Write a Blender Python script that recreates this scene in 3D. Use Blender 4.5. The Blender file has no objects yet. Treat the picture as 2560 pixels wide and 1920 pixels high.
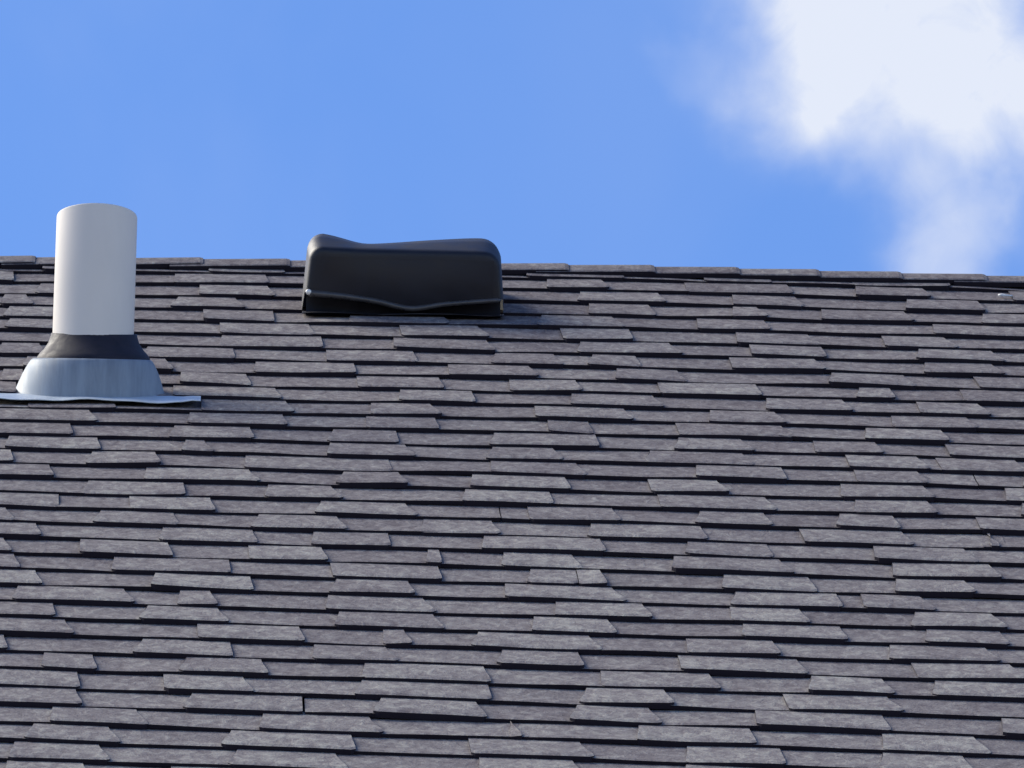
import bpy, math, random
from mathutils import Vector, Matrix, noise

R = math.radians
scene = bpy.context.scene
col = scene.collection
rnd = random.Random(11)

# ------------------------------------------------------------------ camera
PITCH = R(26.565)                 # 6-in-12 roof
CP, SP = math.cos(PITCH), math.sin(PITCH)
RIDGE_Z = 8.80
cam_data = bpy.data.cameras.new('camera')
cam = bpy.data.objects.new('camera', cam_data)
col.objects.link(cam)
cam.location = (-0.4255, -19.9116, 1.7276)
YAW, ELEV, ROLL = 0.0235, 0.33343, 0.0109
fw = Vector((math.sin(YAW) * math.cos(ELEV), math.cos(YAW) * math.cos(ELEV), math.sin(ELEV)))
rt = fw.cross(Vector((0, 0, 1))).normalized()
up = rt.cross(fw)
rt2 = rt * math.cos(ROLL) + up * math.sin(ROLL)
up2 = up * math.cos(ROLL) - rt * math.sin(ROLL)
m = Matrix((rt2, up2, -fw)).transposed()
cam.rotation_euler = m.to_euler()
cam_data.sensor_width = 36.0
cam_data.lens = 495.0
cam_data.clip_start = 0.1
cam_data.clip_end = 3000.0
scene.camera = cam

# ------------------------------------------------------------------ sun, sky, exposure
SUN_EL, SUN_AZ = R(37), R(-52)    # azimuth from +Y (behind the ridge), negative = left
SUN_STRENGTH, SUN_ANGLE = 1.5, R(40)
SKY_STRENGTH = 0.05
EXPOSURE = 1.76
sun_dir = Vector((math.sin(SUN_AZ) * math.cos(SUN_EL), math.cos(SUN_AZ) * math.cos(SUN_EL), math.sin(SUN_EL)))
sd = bpy.data.lights.new('sun', 'SUN')
sd.energy = SUN_STRENGTH
sd.angle = SUN_ANGLE
sd.color = (1.0, 0.93, 0.80)
sun = bpy.data.objects.new('sun', sd)
col.objects.link(sun)
sun.location = (-6, 10, 20)
sun.rotation_euler = sun_dir.to_track_quat('Z', 'Y').to_euler()

scene.view_settings.view_transform = 'Standard'
scene.view_settings.look = 'None'
scene.view_settings.gamma = 1.0
scene.view_settings.use_curve_mapping = False
scene.view_settings.exposure = EXPOSURE


class NT:
    """small helper round a node tree"""
    def __init__(self, tree):
        self.t = tree
        tree.nodes.clear()
    def n(self, kind, **kw):
        nd = self.t.nodes.new(kind)
        for k, v in kw.items():
            setattr(nd, k, v)
        return nd
    def link(self, a, b):
        self.t.links.new(a, b)
    def put(self, sock, v):
        if isinstance(v, bpy.types.NodeSocket):
            self.link(v, sock)
        else:
            sock.default_value = v
    def math(self, op, a, b=0.0, c=None, clamp=False):
        nd = self.n('ShaderNodeMath', operation=op, use_clamp=clamp)
        self.put(nd.inputs[0], a)
        self.put(nd.inputs[1], b)
        if c is not None:
            self.put(nd.inputs[2], c)
        return nd.outputs[0]
    def ramp(self, v, lo, hi, a=0.0, b=1.0, smooth=True):
        nd = self.n('ShaderNodeMapRange', interpolation_type='SMOOTHSTEP' if smooth else 'LINEAR')
        self.put(nd.inputs[0], v)
        for i, x in enumerate((lo, hi, a, b)):
            self.put(nd.inputs[1 + i], x)
        return nd.outputs[0]
    def noise(self, vec, scale, detail=4.0, rough=0.55, dist=0.0):
        nd = self.n('ShaderNodeTexNoise')
        self.link(vec, nd.inputs['Vector'])
        nd.inputs['Scale'].default_value = scale
        nd.inputs['Detail'].default_value = detail
        nd.inputs['Roughness'].default_value = rough
        nd.inputs['Distortion'].default_value = dist
        return nd.outputs[0]
    def mix(self, f, a, b, blend='MIX'):
        nd = self.n('ShaderNodeMix', data_type='RGBA', blend_type=blend)
        self.put(nd.inputs[0], f)
        self.put(nd.inputs[6], a)
        self.put(nd.inputs[7], b)
        return nd.outputs[2]


# soft cloud masses: azimuth, height, half-width, half-height (degrees), weight
CLOUDS = [(3.10, 20.58, 0.62, 0.46, 1.15), (2.70, 20.46, 0.36, 0.38, 0.85), (3.50, 20.26, 0.40, 0.30, 0.80), (3.12, 19.98, 0.30, 0.26, 0.50),
          (3.16, 19.64, 0.26, 0.22, 0.58), (3.30, 19.51, 0.42, 0.08, 0.42), (3.86, 19.90, 0.16, 0.34, 0.45), (2.14, 20.46, 0.16, 0.10, 0.12), (3.2, 21.3, 0.9, 0.5, 0.9)]

world = bpy.data.worlds.new('World')
scene.world = world
world.use_nodes = True
w = NT(world.node_tree)
sky = w.n('ShaderNodeTexSky', sky_type='NISHITA')
sky.sun_disc = False
sky.sun_elevation = SUN_EL
sky.sun_rotation = SUN_AZ
sky.altitude = 1500.0
sky.air_density = 1.0
sky.dust_density = 0.2
sky.ozone_density = 2.5
hs = w.n('ShaderNodeHueSaturation')
w.link(sky.outputs[0], hs.inputs['Color'])
hs.inputs['Saturation'].default_value = SKY_SAT = 1.20
hs.inputs['Hue'].default_value = 0.512
# clouds: soft masses in the sky, placed by compass direction and height in degrees
tc = w.n('ShaderNodeTexCoord')
sep = w.n('ShaderNodeSeparateXYZ')
w.link(tc.outputs['Generated'], sep.inputs[0])
az = w.math('MULTIPLY', w.math('ARCTAN2', sep.outputs[0], sep.outputs[1]), 180 / math.pi)
el = w.math('MULTIPLY', w.math('ARCSINE', sep.outputs[2]), 180 / math.pi)
cv = w.n('ShaderNodeCombineXYZ')
w.link(az, cv.inputs[0])
w.link(el, cv.inputs[1])
nz = w.n('ShaderNodeTexNoise')
w.link(cv.outputs[0], nz.inputs['Vector'])
nz.inputs['Scale'].default_value = 1.9
nz.inputs['Detail'].default_value = 5.0
nz.inputs['Roughness'].default_value = 0.45
sc_ = w.n('ShaderNodeSeparateXYZ')
w.link(nz.outputs['Color'], sc_.inputs[0])
waz = w.math('ADD', az, w.math('MULTIPLY', w.math('SUBTRACT', sc_.outputs[0], 0.5), 0.75))
wel = w.math('ADD', el, w.math('MULTIPLY', w.math('SUBTRACT', sc_.outputs[1], 0.5), 0.9))
dens = None
for (ca, ce, ra, re, amp) in CLOUDS:
    dx = w.math('DIVIDE', w.math('SUBTRACT', waz, ca), ra)
    dy = w.math('DIVIDE', w.math('SUBTRACT', wel, ce), re)
    d2 = w.math('ADD', w.math('MULTIPLY', dx, dx), w.math('MULTIPLY', dy, dy))
    g = w.math('MULTIPLY', w.math('EXPONENT', w.math('MULTIPLY', w.math('POWER', d2, 1.45), -1.0)), amp)
    dens = g if dens is None else w.math('ADD', dens, g)
fine = w.noise(cv.outputs[0], 3.2, 7.0, 0.56, 0.9)
dens = w.math('MULTIPLY', dens, w.ramp(fine, 0.25, 0.72, 0.70, 1.12, False))
# the rest of the sky carries scattered clouds of the same kind
far = w.noise(tc.outputs['Generated'], 2.6, 4.0, 0.55, 0.4)
wide = w.math('MULTIPLY', w.ramp(far, 0.56, 0.72), w.ramp(w.math('ABSOLUTE', az), 8.0, 20.0))
veil = w.math('MULTIPLY', w.ramp(w.noise(cv.outputs[0], 0.55, 4.0, 0.5, 0.6), 0.35, 0.75), 0.07)   # thin high haze
dens = w.math('MINIMUM', w.math('ADD', w.math('ADD', dens, wide), veil), 1.25)
cover = w.ramp(dens, 0.0, 1.38, 0.0, 1.0, False)
CLOUD_COL = (4.95, 5.2, 5.75, 1)
cloudy = w.mix(cover, hs.outputs[0], CLOUD_COL)
bg = w.n('ShaderNodeBackground')
w.link(cloudy, bg.inputs[0])
bg.inputs[1].default_value = SKY_STRENGTH
wo = w.n('ShaderNodeOutputWorld')
w.link(bg.outputs[0], wo.inputs[0])


# ------------------------------------------------------------------ materials
def material(name, rough=0.9, spec=0.3):
    mt = bpy.data.materials.new(name)
    mt.use_nodes = True
    k = NT(mt.node_tree)
    b = k.n('ShaderNodeBsdfPrincipled')
    o = k.n('ShaderNodeOutputMaterial')
    k.link(b.outputs[0], o.inputs[0])
    b.inputs['Roughness'].default_value = rough
    b.inputs['Specular IOR Level'].default_value = spec
    return mt, k, b


def granule_material(name, dark, mid, light):
    mt, k, b = material(name, 0.93, 0.25)
    g = k.n('ShaderNodeNewGeometry')
    pos = g.outputs['Position']
    at = k.n('ShaderNodeAttribute', attribute_name='tone')
    tone = at.outputs['Fac']
    # grains a little coarser than life, blends of granule colour, and weathered streaks
    grain = k.noise(pos, 330.0, 2.0, 0.7)
    st = k.n('ShaderNodeMapping')
    k.link(pos, st.inputs['Vector'])
    st.inputs['Scale'].default_value = (1.0, 0.40, 0.40)
    patch = k.noise(st.outputs[0], 75.0, 4.0, 0.62, 0.6)
    blot = k.noise(st.outputs[0], 17.0, 3.0, 0.5, 0.3)
    v = k.math('ADD', k.math('MULTIPLY', tone, 0.62), k.math('MULTIPLY', k.math('SUBTRACT', patch, 0.5), 1.9))
    v = k.math('ADD', v, k.math('MULTIPLY', k.math('SUBTRACT', blot, 0.5), 0.5))
    v = k.math('ADD', v, 0.17)
    cr = k.n('ShaderNodeValToRGB')
    k.link(v, cr.inputs[0])
    el_ = cr.color_ramp.elements
    el_[0].position, el_[0].color = 0.05, (*dark, 1)
    el_[1].position, el_[1].color = 0.95, (*light, 1)
    e2 = el_.new(0.5)
    e2.color = (*mid, 1)
    c = k.mix(1.0, cr.outputs[0], k.ramp(grain, 0.30, 0.72, 0.66, 1.34, False), 'MULTIPLY')
    k.link(c, b.inputs['Base Color'])
    bp = k.n('ShaderNodeBump')
    bp.inputs['Strength'].default_value = 0.55
    bp.inputs['Distance'].default_value = 0.002
    k.link(k.math('ADD', grain, k.math('MULTIPLY', patch, 1.5)), bp.inputs['Height'])
    k.link(bp.outputs[0], b.inputs['Normal'])
    return mt


M = {}
M['granule'] = granule_material('mineral_granules', (0.130, 0.106, 0.110), (0.240, 0.210, 0.200), (0.420, 0.388, 0.330))
mt, k, b = material('cut_asphalt_edge', 0.85, 0.2)
b.inputs['Base Color'].default_value = (0.024, 0.020, 0.032, 1)
M['edge'] = mt


def plain(name, colr, rough, spec=0.5, metal=0.0, var=0.0, scale=30.0, bump=0.0, stretch=(1, 1, 1)):
    mt, k, b = material(name, rough, spec)
    b.inputs['Metallic'].default_value = metal
    g = k.n('ShaderNodeNewGeometry')
    mp = k.n('ShaderNodeMapping')
    k.link(g.outputs['Position'], mp.inputs['Vector'])
    mp.inputs['Scale'].default_value = stretch
    nz_ = k.noise(mp.outputs[0], scale, 5.0, 0.6, 0.3)
    lo = tuple(x * (1 - var) for x in colr)
    hi = tuple(min(1, x * (1 + var)) for x in colr)
    k.link(k.mix(k.ramp(nz_, 0.3, 0.7), (*lo, 1), (*hi, 1)), b.inputs['Base Color'])
    k.link(k.ramp(nz_, 0.3, 0.7, rough * 0.85, min(1, rough * 1.15)), b.inputs['Roughness'])
    if bump:
        bp = k.n('ShaderNodeBump')
        bp.inputs['Strength'].default_value = bump
        bp.inputs['Distance'].default_value = 0.003
        k.link(nz_, bp.inputs['Height'])
        k.link(bp.outputs[0], b.inputs['Normal'])
    return mt


M['pvc'] = plain('white_pvc', (0.88, 0.81, 0.72), 0.7, 0.2, 0, 0.04, 9.0, 0.0, (1, 1, 0.35))
M['rubber'] = plain('black_rubber', (0.020, 0.018, 0.027), 0.6, 0.35, 0, 0.3, 60.0, 0.15)
M['zinc'] = plain('galvanized_steel', (0.27, 0.315, 0.36), 0.6, 0.4, 0.18, 0.17, 26.0, 0.12, (2.6, 0.5, 0.35))
M['lit_zinc'] = plain('sky_lit_steel', (0.58, 0.65, 0.69), 0.45, 0.5, 0.1, 0.10, 40.0, 0.05)  # lit copy of the cone's steel: sky light on the flange put into colour
M['vent'] = plain('black_painted_vent', (0.009, 0.0105, 0.019), 0.5, 0.5, 0, 0.2, 22.0, 0.08)
M['vent_face'] = plain('matt_black_face', (0.011, 0.012, 0.020), 0.5, 0.3, 0, 0.2, 22.0, 0.08)
M['lip'] = plain('highlit_black_lip', (0.060, 0.060, 0.066), 0.30, 0.6, 0, 0.25, 30.0, 0.05)  # lighter than the hood, the lip's highlight put into its colour
M['lip_glint'] = plain('glint_white', (0.90, 0.90, 0.87), 0.3, 0.5, 0.15, 0.03)  # near white, a sun glint put into colour
M['wall'] = plain('painted_siding', (0.55, 0.54, 0.50), 0.7, 0.3, 0, 0.05, 4.0)
M['wood'] = plain('painted_fascia', (0.62, 0.62, 0.60), 0.6, 0.3, 0, 0.05, 6.0)
M['deck'] = plain('roofing_felt', (0.02, 0.02, 0.022), 0.9, 0.2, 0, 0.2, 10.0)
M['fill_ground'] = plain('pale_bounce_ground', (0.42, 0.375, 0.31), 0.95, 0.1, 0, 0.2, 1.5)  # ground out of view, coloured pale to bounce fill light upwards
M['scrap'] = plain('pale_scrap', (0.66, 0.66, 0.64), 0.6, 0.4, 0, 0.1, 90.0)


# ------------------------------------------------------------------ helpers
def sag(u, s):
    """the deck is not dead flat: it bows a few millimetres along the ridge and ripples"""
    b_ = 0.0045 * max(0.0, 1 - (u / 0.8) ** 2) * math.exp(-max(s, 0) / 1.2) if abs(u) < 0.8 else 0.0
    return b_ + 0.0018 * noise.noise(Vector((u * 1.7, s * 1.1, 3.1)))


def roof(u, s, n):
    n += sag(u, s)
    return (u, -s * CP - n * SP, RIDGE_Z - s * SP + n * CP)


def mesh_obj(name, verts, faces, mats, parent=None, midx=None, tones=None, smooth=False):
    me = bpy.data.meshes.new(name)
    me.from_pydata(verts, [], faces)
    for q in mats:
        me.materials.append(M[q])
    if midx:
        me.polygons.foreach_set('material_index', midx)
    if tones is not None:
        a = me.attributes.new('tone', 'FLOAT', 'POINT')
        a.data.foreach_set('value', tones)
    if smooth:
        me.polygons.foreach_set('use_smooth', [True] * len(faces))
    me.update()
    o = bpy.data.objects.new(name, me)
    col.objects.link(o)
    if parent is not None:
        o.parent = parent
    return o


def tag(o, label=None, cat=None, group=None, kind=None):
    for a, v in (('label', label), ('category', cat), ('group', group), ('kind', kind)):
        if v:
            o[a] = v
    return o


def empty(name, loc=(0, 0, 0)):
    o = bpy.data.objects.new(name, None)
    col.objects.link(o)
    o.location = loc
    return o


def box(x0, x1, y0, y1, z0, z1):
    v = [(x, y, z) for z in (z0, z1) for y in (y0, y1) for x in (x0, x1)]
    f = [(0, 2, 3, 1), (4, 5, 7, 6), (0, 1, 5, 4), (2, 6, 7, 3), (0, 4, 6, 2), (1, 3, 7, 5)]
    return v, f


def loft(rings, close_u=True, cap0=False, cap1=False):
    v, f = [], []
    k_ = len(rings[0])
    for r in rings:
        v += list(r)
    for i in range(len(rings) - 1):
        for j in range(k_ if close_u else k_ - 1):
            a, b_ = i * k_ + j, i * k_ + (j + 1) % k_
            f.append((a, b_, b_ + k_, a + k_))
    if cap0:
        f.append(tuple(range(k_))[::-1])
    if cap1:
        f.append(tuple((len(rings) - 1) * k_ + j for j in range(k_)))
    return v, f


# ------------------------------------------------------------------ ground and house
g_ = mesh_obj('ground', [(-900, -900, 0), (900, -900, 0), (900, 900, 0), (-900, 900, 0)], [(0, 1, 2, 3)], ['fill_ground'])
tag(g_, kind='structure')

E_ = 0.143                       # exposure of one shingle course
S0 = 0.110                       # butt of the first course below the ridge cap
FAN = 0.0222                     # the courses spread a little towards the right
N_LAST = 43
U0, U1 = -4.2, 4.6
EAVE_S = S0 + N_LAST * E_ - 0.01

house = empty('house', (0, 0, 0))
tag(house, 'house roof covered in weathered grey layered asphalt shingles, ridge under blue sky', 'house')
ey, ez = EAVE_S * CP, RIDGE_Z - EAVE_S * SP
roof_v = [(U0, 0, RIDGE_Z), (U1, 0, RIDGE_Z), (U1, -ey, ez), (U0, -ey, ez), (U1, ey, ez), (U0, ey, ez)]
roof_v = [(x, y, z - 0.006) for x, y, z in roof_v] + [(x, y, z - 0.03) for x, y, z in roof_v]
roof_f = [(0, 3, 2, 1), (0, 1, 4, 5), (6, 7, 8, 9), (6, 11, 10, 7), (3, 9, 8, 2), (5, 4, 10, 11), (1, 2, 8, 7), (0, 6, 9, 3), (4, 1, 7, 10), (0, 5, 11, 6)]
roof_o = mesh_obj('roof', roof_v, roof_f, ['deck'], house)
for nm, bx in (('wall', box(U0 + 0.4, U1 - 0.4, -ey + 0.45, -ey + 0.6, 0, ez - 0.05)), ('wall', box(U0 + 0.4, U1 - 0.4, ey - 0.6, ey - 0.45, 0, ez - 0.05))):
    mesh_obj(nm, bx[0], bx[1], ['wall'], house)
for x0, x1 in ((U0 + 0.4, U0 + 0.55), (U1 - 0.55, U1 - 0.4)):     # gable walls
    yy = ey - 0.61
    zz = RIDGE_Z - 0.06
    v = [(x, y, z) for x in (x0, x1) for (y, z) in ((-yy, 0), (yy, 0), (yy, zz - yy * SP / CP), (0, zz), (-yy, zz - yy * SP / CP))]
    f = [(0, 1, 2, 3, 4), (9, 8, 7, 6, 5)] + [(i, i + 5, (i + 1) % 5 + 5, (i + 1) % 5) for i in range(5)]
    mesh_obj('wall', v, f, ['wall'], house)
bx = box(U0, U1, -ey - 0.022, -ey - 0.002, ez - 0.20, ez - 0.012)
mesh_obj('fascia', bx[0], bx[1], ['wood'], house)

# ------------------------------------------------------------------ shingles
# where the raised tabs of each course begin and end along the roof, in millimetres from the middle
TABS = {
    1: [(-734, -703), (-466, -325), (87, 180), (295, 453), (546, 658), (780, 861)],
    2: [(-670, -585), (-428, -316), (-210, -73), (129, 260), (359, 464), (613, 731)],
    3: [(-719, -670), (-470, -360), (-245, -109), (142, 241), (351, 405), (483, 620), (717, 827)],
    4: [(-712, -616), (-421, -318), (-210, -64), (63, 192), (297, 403), (640, 788)],
    5: [(-708, -604), (-397, -260), (-135, -8), (98, 199), (349, 471), (563, 669)],
    6: [(-778, -725), (-629, -573), (-399, -249), (-148, -2), (115, 266), (365, 473), (601, 729)],
    7: [(-710, -644), (-512, -375), (-245, -115), (-11, 92), (126, 203), (332, 466), (605, 721)],
    8: [(-675, -609), (-498, -462), (-349, -204), (-73, 54), (162, 264), (463, 587), (677, 795)],
    9: [(-705, -673), (-453, -352), (-203, -82), (10, 112), (221, 364), (496, 551), (647, 760)],
    10: [(-722, -680), (-462, -310), (-147, -40), (92, 222), (364, 485), (578, 678)],
    11: [(-662, -540), (-422, -293), (-188, -89), (40, 176), (280, 387), (533, 652)],
    12: [(-705, -564), (-441, -303), (-196, -95), (55, 117), (234, 393), (489, 605)],
    13: [(-709, -596), (-465, -349), (-250, -152), (-29, 121), (223, 333), (415, 508), (598, 714)],
    14: [(-687, -557), (-448, -404), (-251, -131), (-36, 69), (178, 327), (455, 564), (580, 697)],
    15: [(-785, -673), (-576, -475), (-363, -164), (-32, 97), (243, 365), (459, 555), (681, 772)],
    16: [(-735, -617), (-497, -342), (-241, -145), (-62, 72), (179, 283), (431, 557), (651, 748)],
    17: [(-579, -441), (-336, -232), (-75, 46), (187, 341), (442, 553)],
    18: [(-730, -607), (-513, -401), (-271, -135), (11, 131), (228, 330), (413, 498), (601, 710)],
    19: [(-773, -662), (-561, -448), (-355, -229), (-134, -29), (83, 240), (366, 508), (607, 620)],
    20: [(-740, -626), (-474, -346), (-277, -174), (-57, 104), (206, 320), (450, 584)],
    21: [(-575, -455), (-357, -256), (-131, -110), (-34, 70), (184, 341), (467, 606)],
    22: [(-749, -649), (-533, -381), (-251, -112), (-4, 61), (62, 98), (243, 365), (463, 566)],
    23: [(-737, -619), (-482, -352), (-257, -148), (-35, 119), (249, 391), (417, 509)],
    24: [(-655, -501), (-448, -397), (-262, -123), (25, 147), (245, 344), (469, 590)],
    25: [(-714, -599), (-495, -383), (-252, -115), (-7, 99), (253, 385), (480, 585)],
    26: [(-694, -574), (-421, -289), (-193, -157), (-85, 77), (181, 296), (429, 566)],
    27: [(-763, -654), (-501, -378), (-281, -176), (-56, 51), (169, 324), (457, 592)],
    28: [(-611, -543), (-444, -335), (-222, -65), (68, 213), (318, 423), (468, 609)],
    29: [(-701, -562), (-461, -353), (-232, -67), (38, 152), (289, 427), (595, 678)],
    30: [(-690, -558), (-438, -295), (-211, -75), (23, 133), (245, 405), (537, 641)],
    31: [(-595, -478), (-347, -200), (-51, -36), (99, 240), (389, 516)],
    32: [(-624, -510), (-392, -234), (-99, 45), (152, 269), (377, 488)],
    33: [(-640, -521), (-384, -244), (-92, 30), (141, 244), (370, 471)],
}

HB, HT, TABH = 0.0083, 0.0020, 0.0019
CURL = 2.7                       # weathered strips cup: their lower edge lifts towards the ridge side


def butt(n, u):
    return S0 + n * E_ * (1 + FAN * max(-1.2, min(1.2, u))) + (0.014 if n == 0 else 0.0)


def piece(u0, u1, n, raised, rn, tl=None, tr=None):
    """one shingle piece as lists of vertices, faces, material ids: top, rounded nose, black butt, underside"""
    ln = u1 - u0
    k_ = max(2, int(round(ln / 0.026)))
    if tl is None:
        tl, tr = (rn.uniform(-0.004, 0.016), rn.uniform(0.002, 0.020)) if raised else (0.0, 0.0)
    lift = rn.uniform(-0.0007, 0.0012)
    tilt = rn.uniform(-0.0011, 0.0011)
    off = rn.uniform(-0.0035, -0.0015) if raised else rn.uniform(-0.0004, 0.0016)
    skew = rn.uniform(-0.0008, 0.0008)
    extra = TABH + rn.uniform(-0.0004, 0.0006) if raised else 0.0
    th = 0.0098 if raised else 0.0072
    cup = rn.uniform(-0.0004, 0.0010)
    v, f, mi = [], [], []
    sd_ = rn.uniform(0, 99)
    stations = [i / k_ + (0.0 if i in (0, k_) else rn.uniform(-0.3, 0.3) / k_) for i in range(k_ + 1)]
    if raised:                    # worn, rounded corners
        c_ = min(0.2 / k_, 0.006 / ln)
        stations = [0.0, c_] + stations[1:-1] + [1 - c_, 1.0]
        k_ += 2
    for i, a in enumerate(stations):
        ends = rn.uniform(0.004, 0.009) if (raised and i in (0, k_)) else 0.0
        ub = u0 + ln * a
        wob = 0.0040 * noise.noise(Vector((ub * 9, n * 3.7, 5.5))) + 0.0007 * noise.noise(Vector((ub * 40, n * 3.7, sd_)))
        zl = lift + tilt * (2 * a - 1) + 0.0006 * noise.noise(Vector((ub * 14, sd_, n * 1.3))) + 0.0020 * noise.noise(Vector((ub * 6.5, 2.2, n * 1.7)))
        for t, dz in ((E_ + 0.034, 0.0), (E_ * 0.78, cup), (E_ * 0.42, cup), (0.013, 0.0), (0.0012, -0.0016), (0.0040, -th), (E_ + 0.034, -th * 0.45)):
            te = t
            if t < 0.05:
                te = t + off + skew * (2 * a - 1) + wob + ends
            fr = min(1.0, t / E_)
            uu = ub + (tl * (1 - a) - tr * a) * fr
            base = (1 - t / E_) if raised else max(0.0, 1 - t / E_) ** CURL - max(0.0, t / E_ - 1)
            z = HT + (HB - HT) * base + extra + zl * (1 - 0.7 * fr) + dz
            v.append(roof(uu, butt(n, ub) - te, z))
    P_ = 7
    for i in range(k_):
        for j in range(P_):
            a, b_ = i * P_ + j, i * P_ + (j + 1) % P_
            f.append((a, b_, b_ + P_, a + P_))
            mi.append(0 if j in (0, 1, 2, 3) else 1)
    f.append(tuple(range(P_))[::-1])
    f.append(tuple(k_ * P_ + j for j in range(P_)))
    mi += [1, 1]
    return v, f, mi


def course(n, rn):
    tabs = [(a / 1000.0, b_ / 1000.0) for a, b_ in TABS.get(n, [])]
    if not tabs:
        x = rn.uniform(-0.1, 0.1)
        tabs = [(x, x + rn.uniform(0.09, 0.15))]
    while tabs[0][0] > U0 + 0.3:
        e = tabs[0][0] - rn.uniform(0.08, 0.15)
        tabs.insert(0, (e - rn.uniform(0.09, 0.155), e))
    while tabs[-1][1] < U1 - 0.3:
        e = tabs[-1][1] + rn.uniform(0.08, 0.15)
        tabs.append((e, e + rn.uniform(0.09, 0.155)))
    return tabs


VIEW = (-0.80, 0.90)             # the stretch of roof in view, built piece by piece
stuff_v, stuff_f, stuff_m, stuff_t = [], [], [], []
n_low = n_tab = 0


def emit(pc, raised, tone, single):
    global n_low, n_tab
    v, f, mi = pc
    if single:
        o = mesh_obj('shingle_tab' if raised else 'shingle', v, f, ['granule', 'edge'], roof_o, mi, [tone] * len(v))
        if raised:
            n_tab += 1
        else:
            n_low += 1
        return o
    k_ = len(stuff_v)
    stuff_v.extend(v)
    stuff_f.extend(tuple(i + k_ for i in q) for q in f)
    stuff_m.extend(mi)
    stuff_t.extend([tone] * len(v))


for n in range(0, N_LAST + 1):
    rn = random.Random(500 + n)
    tabs = course(n, rn)
    narrow = n / 33.0 * 0.14
    lo_, hi_ = VIEW[0] + narrow * 0.6, VIEW[1] - narrow * 1.6
    prev = U0
    ends = tabs + [(U1, U1)]
    for q_, (a, b_) in enumerate(ends):
        if a - prev > 0.004:      # the low strip between two tabs, tucked a little under both
            tone = min(1, max(0, rn.gauss(0.26, 0.09) + 0.007 * min(n, 33)))
            mid_in = prev < hi_ and a > lo_ and n <= 34
            p0, p1 = prev - 0.022, min(a + 0.022, U1)
            if n == 30 and abs(prev + 0.295) < 0.003:
                p0 = prev + 0.0030          # an open joint beside the tab
            if a - prev > 0.12 and rn.random() < 0.06:
                j_ = rn.uniform(prev + 0.03, a - 0.03)
                emit(piece(p0, j_, n, False, rn), False, tone, mid_in)
                p0 = j_ + 0.0015
                tone = min(1, max(0, tone + rn.gauss(0, 0.08)))
            emit(piece(p0, p1, n, False, rn), False, tone, mid_in)
        if b_ > a:
            tone = min(1, max(0, rn.choice((0.30, 0.38, 0.45, 0.52, 0.58)) + rn.gauss(0, 0.07) + 0.010 * min(n, 33) - 0.07))
            tight_l = q_ > 0 and a - tabs[q_ - 1][1] < 0.006
            tight_r = q_ + 1 < len(tabs) and tabs[q_ + 1][0] - b_ < 0.006 or (n == 30 and abs(b_ + 0.295) < 0.003)
            tl_, tr_ = rn.uniform(-0.003, 0.014), rn.uniform(0.002, 0.018)
            emit(piece(a, b_, n, True, rn, 0.0 if tight_l else tl_, 0.0 if tight_r else tr_), True, tone, a < hi_ and b_ > lo_ and n <= 34)
        prev = b_
fld = mesh_obj('shingle_field', stuff_v, stuff_f, ['granule', 'edge'], roof_o, stuff_m, stuff_t)
tag(fld, kind='stuff')
# far slope, out of sight behind the ridge: plain courses as stepped strips
bv, bf, bm_ = [], [], []
for n in range(0, N_LAST + 1):
    s1 = S0 + n * E_
    s_0 = max(0.02, s1 - E_ - 0.03)
    k_ = len(bv)
    for (s, z) in ((s_0, 0.001), (s1, 0.008), (s1, 0.001)):
        for u in (U0, U1):
            bv.append((u, s * CP + z * SP, RIDGE_Z - s * SP + z * CP))
    bf += [(k_, k_ + 1, k_ + 3, k_ + 2), (k_ + 2, k_ + 3, k_ + 5, k_ + 4)]
    bm_ += [0, 1]
tag(mesh_obj('rear_shingle_field', bv, bf, ['granule', 'edge'], roof_o, bm_, [0.5] * len(bv)), kind='stuff')

# ridge caps: bent pieces lapped along the ridge, thick end to the right
CAPS = [-674, -548, -423, -293, -155, -16, 124, 253, 380, 500, 623, 750]
caps = [c / 1000.0 for c in CAPS]
while caps[0] > U0 + 0.1:
    caps.insert(0, caps[0] - 0.129)
while caps[-1] < U1:
    caps.append(caps[-1] + 0.128)
for i in range(1, len(caps)):
    rn = random.Random(77 + i)
    a, b_ = caps[i - 1] - 0.05, caps[i]
    tone = min(1, max(0.05, rn.gauss(0.24, 0.08)))
    leaf = 0.099 + rn.uniform(-0.004, 0.004)
    dro = rn.uniform(-0.003, 0.004)
    rings = []
    for kk, t in ((0, 0.0), (1, 0.3), (2, 0.65), (3, 0.97), (4, 1.0)):
        u = a + (b_ - a) * t
        h = 0.0120 + 0.0040 * t + (-0.0012 if kk == 4 else 0.0)
        th = 0.0068
        # outer line: front edge up to the ridge, over it, down the back
        outer = [(leaf + dro * (1 - t), h + 0.0008), (leaf - 0.004, h + 0.0022), (leaf * 0.5, h + 0.003), (0.022, h + 0.001)]
        pts = [(-s * CP - z * SP, -s * SP + z * CP) for s, z in outer]
        apex = (0.0, h - 0.0010)
        back = [(-y, z) for y, z in pts[::-1]]
        inner = [(-s * CP - z * SP, -s * SP + z * CP) for s, z in ((leaf - 0.003 + dro * (1 - t), h - th), (0.022, h - th * 0.6))]
        inner_b = [(-y, z) for y, z in inner[::-1]]
        # loop order: outer front->back, then inner back->front
        prof = pts + [apex] + back + [inner_b[1], inner_b[0], inner[1], inner[0]]
        rings.append([(u, y, z + RIDGE_Z + sag(u, 0)) for y, z in prof])
    v, f = loft(rings, True, True, True)
    kk = len(rings[0])
    mi = []
    for r_ in range(len(rings) - 1):
        for j in range(kk):
            mi.append(0 if j < 8 else 1)
    mi += [1, 0]
    mesh_obj('ridge_cap', v, f, ['granule', 'edge'], roof_o, mi, [tone] * len(v))

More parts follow.
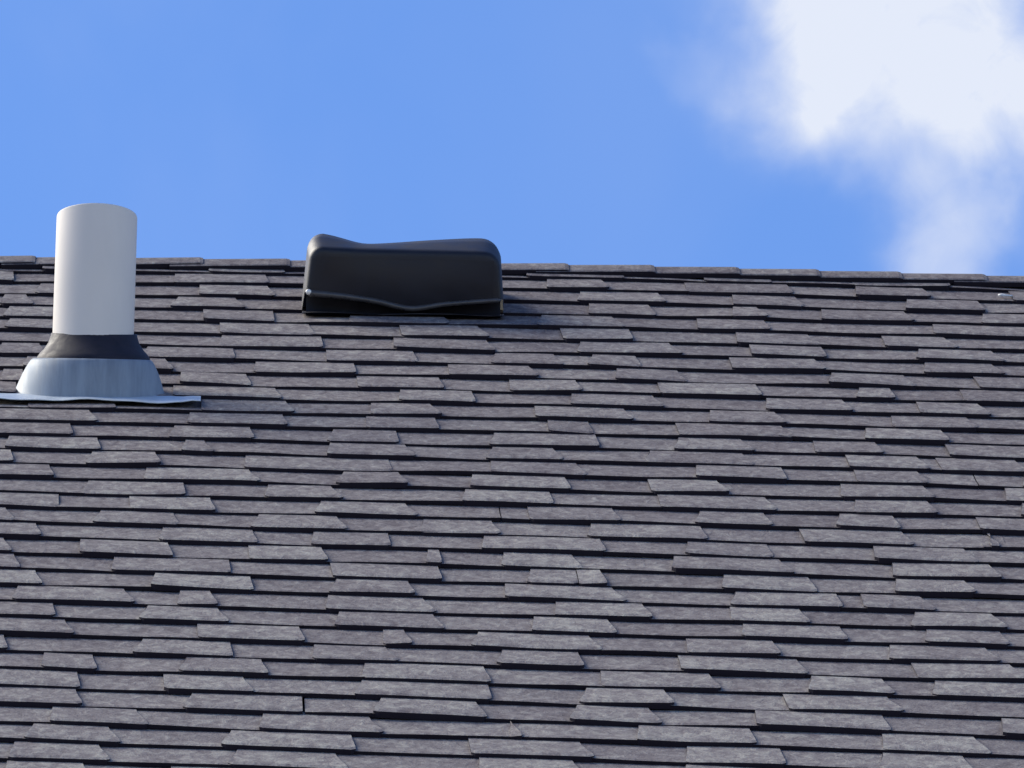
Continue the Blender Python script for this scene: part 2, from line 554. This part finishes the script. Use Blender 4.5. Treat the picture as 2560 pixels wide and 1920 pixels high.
# ------------------------------------------------------------------ plumbing vent pipe
PU, PS = -0.5760, 1.475           # where the pipe pierces the roof
pc = Vector(roof(PU, PS, 0.004))
vent_pipe = empty('vent_pipe', pc)
tag(vent_pipe, 'short white plastic vent pipe rising from a metal flashing boot on the roof', 'pipe')
SEG = 48


def ring(cx, cy, cz, rad, tilt, squash=1.0, wob=0.0, ph=0.0):
    """ring about a point relative to the pipe's foot, its plane tipped towards the eaves by tilt"""
    out = []
    for j in range(SEG):
        t = 2 * math.pi * j / SEG
        r_ = rad * (1 + wob * math.sin(3 * t + ph) + wob * 0.6 * math.sin(7 * t + 2 * ph))
        x, y = r_ * math.cos(t), r_ * math.sin(t) * squash
        out.append((cx + x, cy + y * math.cos(tilt), cz + y * math.sin(tilt)))
    return out


LEAN = 0.011                      # the pipe is not quite plumb


def pipe_pt(z):
    return (LEAN * z, 0.0, z)


# stub pipe with a real bore
PR, TOPZ = 0.0568, 0.262
rg = [ring(*pipe_pt(0.02), PR, 0)]
for z, r_ in ((0.14, PR), (TOPZ - 0.0025, PR * 0.995), (TOPZ - 0.0006, PR * 0.985), (TOPZ, PR - 0.0025), (TOPZ, PR - 0.006), (TOPZ - 0.12, PR - 0.007)):
    rg.append(ring(*pipe_pt(z), r_, 0))
v, f = loft(rg)
mesh_obj('pipe', v, f, ['pvc'], vent_pipe, smooth=True)


def axis_pt(d, tilt):
    """point d along the boot's axis, which leans out from the slope"""
    return (LEAN * d, -math.sin(tilt) * d, math.cos(tilt) * d)


def boot_ring(z_mid, y_mid, rad, tilt, wob=0.0, ph=0.0, x=0.0):
    return ring(x, y_mid, z_mid, rad, tilt, 1.0, wob, ph)


# boot: heights are measured up the pipe, each ring tips from the slope's angle towards level
A = PITCH
boot = [(0.000, 0.000, 0.1060, A), (0.0035, -0.001, 0.1035, A), (0.012, -0.003, 0.1005, A * 0.98), (0.026, -0.006, 0.0950, A * 0.90), (0.037, -0.008, 0.0895, A * 0.80), (0.0435, -0.009, 0.0855, A * 0.72), (0.0465, -0.009, 0.0822, A * 0.70), (0.0455, -0.009, 0.0760, A * 0.70)]
rg = [boot_ring(z, y, r_, t, 0.004, 1.3, -0.003 + z * 0.06) for z, y, r_, t in boot]
v, f = loft(rg)
mesh_obj('flashing_cone', v, f, ['zinc'], vent_pipe, smooth=True)
col_r = [(0.040, -0.009, 0.0780, A * 0.70), (0.0485, -0.009, 0.0790, A * 0.70), (0.055, -0.008, 0.0750, A * 0.71), (0.062, -0.007, 0.0690, A * 0.72), (0.071, -0.005, 0.0638, A * 0.74), (0.083, -0.001, 0.0606, A * 0.76), (0.0875, 0.0, 0.0596, A * 0.76), (0.0875, 0.0, 0.0570, A * 0.76)]
rg = [boot_ring(z, y, r_, t, 0.006, 0.4, 0.002) for z, y, r_, t in col_r]
v, f = loft(rg)
mesh_obj('rubber_collar', v, f, ['rubber'], vent_pipe, smooth=True)
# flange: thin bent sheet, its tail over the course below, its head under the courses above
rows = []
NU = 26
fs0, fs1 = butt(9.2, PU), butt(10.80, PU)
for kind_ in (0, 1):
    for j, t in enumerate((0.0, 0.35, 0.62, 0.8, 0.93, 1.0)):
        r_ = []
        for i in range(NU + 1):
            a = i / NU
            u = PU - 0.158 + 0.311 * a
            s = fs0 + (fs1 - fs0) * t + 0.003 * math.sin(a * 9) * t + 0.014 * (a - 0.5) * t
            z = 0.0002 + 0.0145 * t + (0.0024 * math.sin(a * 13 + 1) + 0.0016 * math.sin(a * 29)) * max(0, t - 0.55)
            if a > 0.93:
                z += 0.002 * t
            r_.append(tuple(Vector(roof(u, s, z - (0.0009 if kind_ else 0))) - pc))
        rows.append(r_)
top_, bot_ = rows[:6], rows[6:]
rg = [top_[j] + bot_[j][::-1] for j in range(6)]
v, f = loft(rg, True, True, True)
mesh_obj('flange', v, f, ['lit_zinc'], vent_pipe, smooth=False)

# ------------------------------------------------------------------ box vent just below the ridge
VU0, VU1 = -0.276, 0.0165
VC, VW = (VU0 + VU1) / 2, (VU1 - VU0) / 2
VS = 0.590                        # front of the hood
vbase = Vector(roof(VC, VS, 0.006))
box_vent = empty('roof_vent', vbase)
tag(box_vent, 'black box-shaped roof vent with dented hood just below the ridge', 'vent')


def vr(u, s, n):
    return tuple(Vector(roof(u, s, n)) - vbase)


def lerp_tab(tab, x):
    """piecewise table, smoothed over a short stretch"""
    def lin(q):
        q = min(max(q, tab[0][0]), tab[-1][0])
        for (x0, y0), (x1, y1) in zip(tab, tab[1:]):
            if q <= x1:
                return y0 + (y1 - y0) * (q - x0) / (x1 - x0)
        return tab[-1][1]
    return sum(lin(x + d) * wt for d, wt in ((-0.06, 1), (-0.03, 2), (0, 3), (0.03, 2), (0.06, 1))) / 9.0


# height of the hood's lower lip and of its battered back edge across the width (0 = left, 1 = right)
LIP = [(0.0, 0.0385), (0.18, 0.0345), (0.36, 0.0275), (0.47, 0.0200), (0.53, 0.0155), (0.60, 0.0185), (0.70, 0.0240), (0.88, 0.0285), (1.0, 0.0315)]
TOP = [(0.0, 0.1125), (0.09, 0.1145), (0.20, 0.1065), (0.29, 0.0985), (0.42, 0.1005), (0.60, 0.1050), (0.80, 0.1090), (0.92, 0.1100), (1.0, 0.1090)]
FRONT_TOP = 0.1035


def arch(s, inset, top_fn, rc, taper, bottom_fn, lean=0.0):
    """arch outline: left foot, side, rounded corner, across the top, corner, right foot"""
    pts = []
    NT_, NC, NS = 28, 8, 5
    def w_at(n):
        return VW - inset - taper * max(0.0, n - 0.02)
    def wl_at(n):                # the left rim is rolled wider than the right
        return VW - inset * 1.75 - taper * max(0.0, n - 0.02)
    tl, tr = top_fn(0.03) - inset, top_fn(0.97) - inset
    bl, br = bottom_fn(0.0), bottom_fn(1.0)
    for i in range(NS):
        n = bl + (tl - rc - bl) * i / NS
        pts.append((VC - wl_at(n), s, n))
    for i in range(NC + 1):
        t = math.pi / 2 * i / NC
        pts.append((VC - wl_at(tl - rc) + rc - rc * math.cos(t), s, tl - rc + rc * math.sin(t)))
    xl, xr = VC - wl_at(tl - rc) + rc, VC + w_at(tr - rc * 1.3) - rc * 1.3
    for i in range(1, NT_):
        x = xl + (xr - xl) * i / NT_
        pts.append((x, s, top_fn((x - VU0) / (VU1 - VU0)) - inset))
    rr = rc * 1.3
    for i in range(NC + 1):
        t = math.pi / 2 * (1 - i / NC)
        pts.append((VC + w_at(tr - rr) - rr + rr * math.cos(t), s, tr - rr + rr * math.sin(t)))
    for i in range(1, NS + 1):
        n = tr - rr + (br - tr + rr) * i / NS
        pts.append((VC + w_at(n), s, n))
    return pts


lipf = lambda x: lerp_tab(LIP, x)
topf = lambda x: lerp_tab(TOP, x)
frontf = lambda x: FRONT_TOP + 0.10 * (topf(x) - FRONT_TOP) + 0.004 * (0.5 - x)
midf = lambda x: frontf(x) * 0.35 + topf(x) * 0.65 + 0.001
backf = lambda x: 0.045
zero = lambda x: 0.004
rg = [arch(VS + 0.0018, 0.0140, frontf, 0.009, 0.10, lipf), arch(VS + 0.0012, 0.0105, frontf, 0.011, 0.10, lipf), arch(VS + 0.0004, 0.0066, frontf, 0.014, 0.10, lipf),
      arch(VS - 0.0020, 0.0028, frontf, 0.017, 0.10, lipf), arch(VS - 0.0080, 0.0006, frontf, 0.019, 0.10, lipf), arch(VS - 0.016, 0.0, frontf, 0.020, 0.10, lipf),
      arch(VS - 0.055, -0.001, midf, 0.020, 0.08, zero), arch(VS - 0.098, 0.0, topf, 0.022, 0.08, zero), arch(VS - 0.108, 0.004, topf, 0.022, 0.08, zero), arch(VS - 0.30, 0.004, backf, 0.018, 0.08, zero)]
v, f = loft([[vr(*p) for p in r_] for r_ in rg], False)
mesh_obj('hood', v, f, ['vent'], box_vent, smooth=True)
# front panel: recessed sheet between the rims, hanging down to the lip
inner = rg[0]
xl, xr = inner[2][0] - 0.0015, inner[-3][0] + 0.0015
rows = []
for j in range(9):
    t = j / 8
    r_ = []
    for i in range(41):
        x = xl + (xr - xl) * i / 40
        fx = (x - VU0) / (VU1 - VU0)
        tp, bt = frontf(fx) - 0.0135, lipf(fx) - 0.001
        n = bt + (tp - bt) * t
        s = VS + 0.0014 + 0.0045 * math.sin(math.pi * t) * math.sin(math.pi * i / 40) ** 0.7
        r_.append((x, s, n))
    rows.append(r_)
v, f = loft([[vr(*p) for p in r_] for r_ in rows], False)
mesh_obj('front_panel', v, f, ['vent'], box_vent, smooth=True)
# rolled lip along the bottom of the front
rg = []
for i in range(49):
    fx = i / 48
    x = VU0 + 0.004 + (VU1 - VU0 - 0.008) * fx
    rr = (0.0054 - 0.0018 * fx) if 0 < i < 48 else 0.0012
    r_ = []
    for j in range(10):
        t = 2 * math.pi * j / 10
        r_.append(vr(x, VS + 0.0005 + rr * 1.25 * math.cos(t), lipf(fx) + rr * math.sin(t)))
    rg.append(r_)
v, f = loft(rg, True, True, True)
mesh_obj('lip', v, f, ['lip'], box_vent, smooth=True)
# throat under the hood and the flange that laps the course below
rg = []
for s, n in ((VS - 0.012, 0.003), (VS - 0.024, 0.012), (VS - 0.028, 0.030), (VS - 0.030, 0.060)):
    rg.append([vr(VC + VW * (2 * i / 20 - 1) * 0.97, s + 0.001 * math.sin(i * 1.7), n) for i in range(21)])
v, f = loft(rg, False)
mesh_obj('throat', v, f, ['vent_face'], box_vent, smooth=True)
rows = []
for kind_ in (0, 1):
    for s, n in ((VS - 0.10, 0.002), (VS - 0.03, 0.0065), (VS + 0.006, 0.0105), (VS + 0.014, 0.0112)):
        rows.append([vr(VC + (VW + 0.001) * (2 * i / 22 - 1), s + 0.0022 * math.sin(i * 0.9 + 1), n - 0.0012 * kind_ + 0.0010 * math.sin(i * 0.55)) for i in range(23)])
rg = [rows[j] + rows[4 + j][::-1] for j in range(4)]
v, f = loft(rg, True, True, True)
mesh_obj('flange', v, f, ['vent'], box_vent)
# added white bead for the sun glint at the left end of the lip
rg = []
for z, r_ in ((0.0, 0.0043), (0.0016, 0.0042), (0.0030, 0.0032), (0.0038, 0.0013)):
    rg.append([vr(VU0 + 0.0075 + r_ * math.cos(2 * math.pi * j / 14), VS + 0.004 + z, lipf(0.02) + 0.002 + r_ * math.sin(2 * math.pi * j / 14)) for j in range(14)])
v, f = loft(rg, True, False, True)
mesh_obj('lip_glint', v, f, ['lip_glint'], box_vent, smooth=True)

# ------------------------------------------------------------------ small scrap lying near the right end of the ridge
sp = Vector(roof(0.769, 0.222, 0.0095))
rg = []
for t, h, wv in ((0.0, 0.0022, 0.004), (0.25, 0.0042, 0.0085), (0.55, 0.0030, 0.0095), (0.85, 0.0020, 0.007), (1.0, 0.0010, 0.003)):
    x = -0.010 + 0.022 * t
    rg.append([(x, -wv * CP - 0.001, -wv * SP), (x, -wv * 0.4, h - wv * 0.2), (x, wv * 0.5, h + 0.001), (x, wv * CP, wv * SP), (x, 0, -0.001)])
v, f = loft(rg, True, True, True)
so = mesh_obj('paper_scrap', v, f, ['scrap'], None, smooth=True)
so.location = sp
tag(so, 'tiny pale scrap caught on a shingle near the right end of the ridge', 'debris')
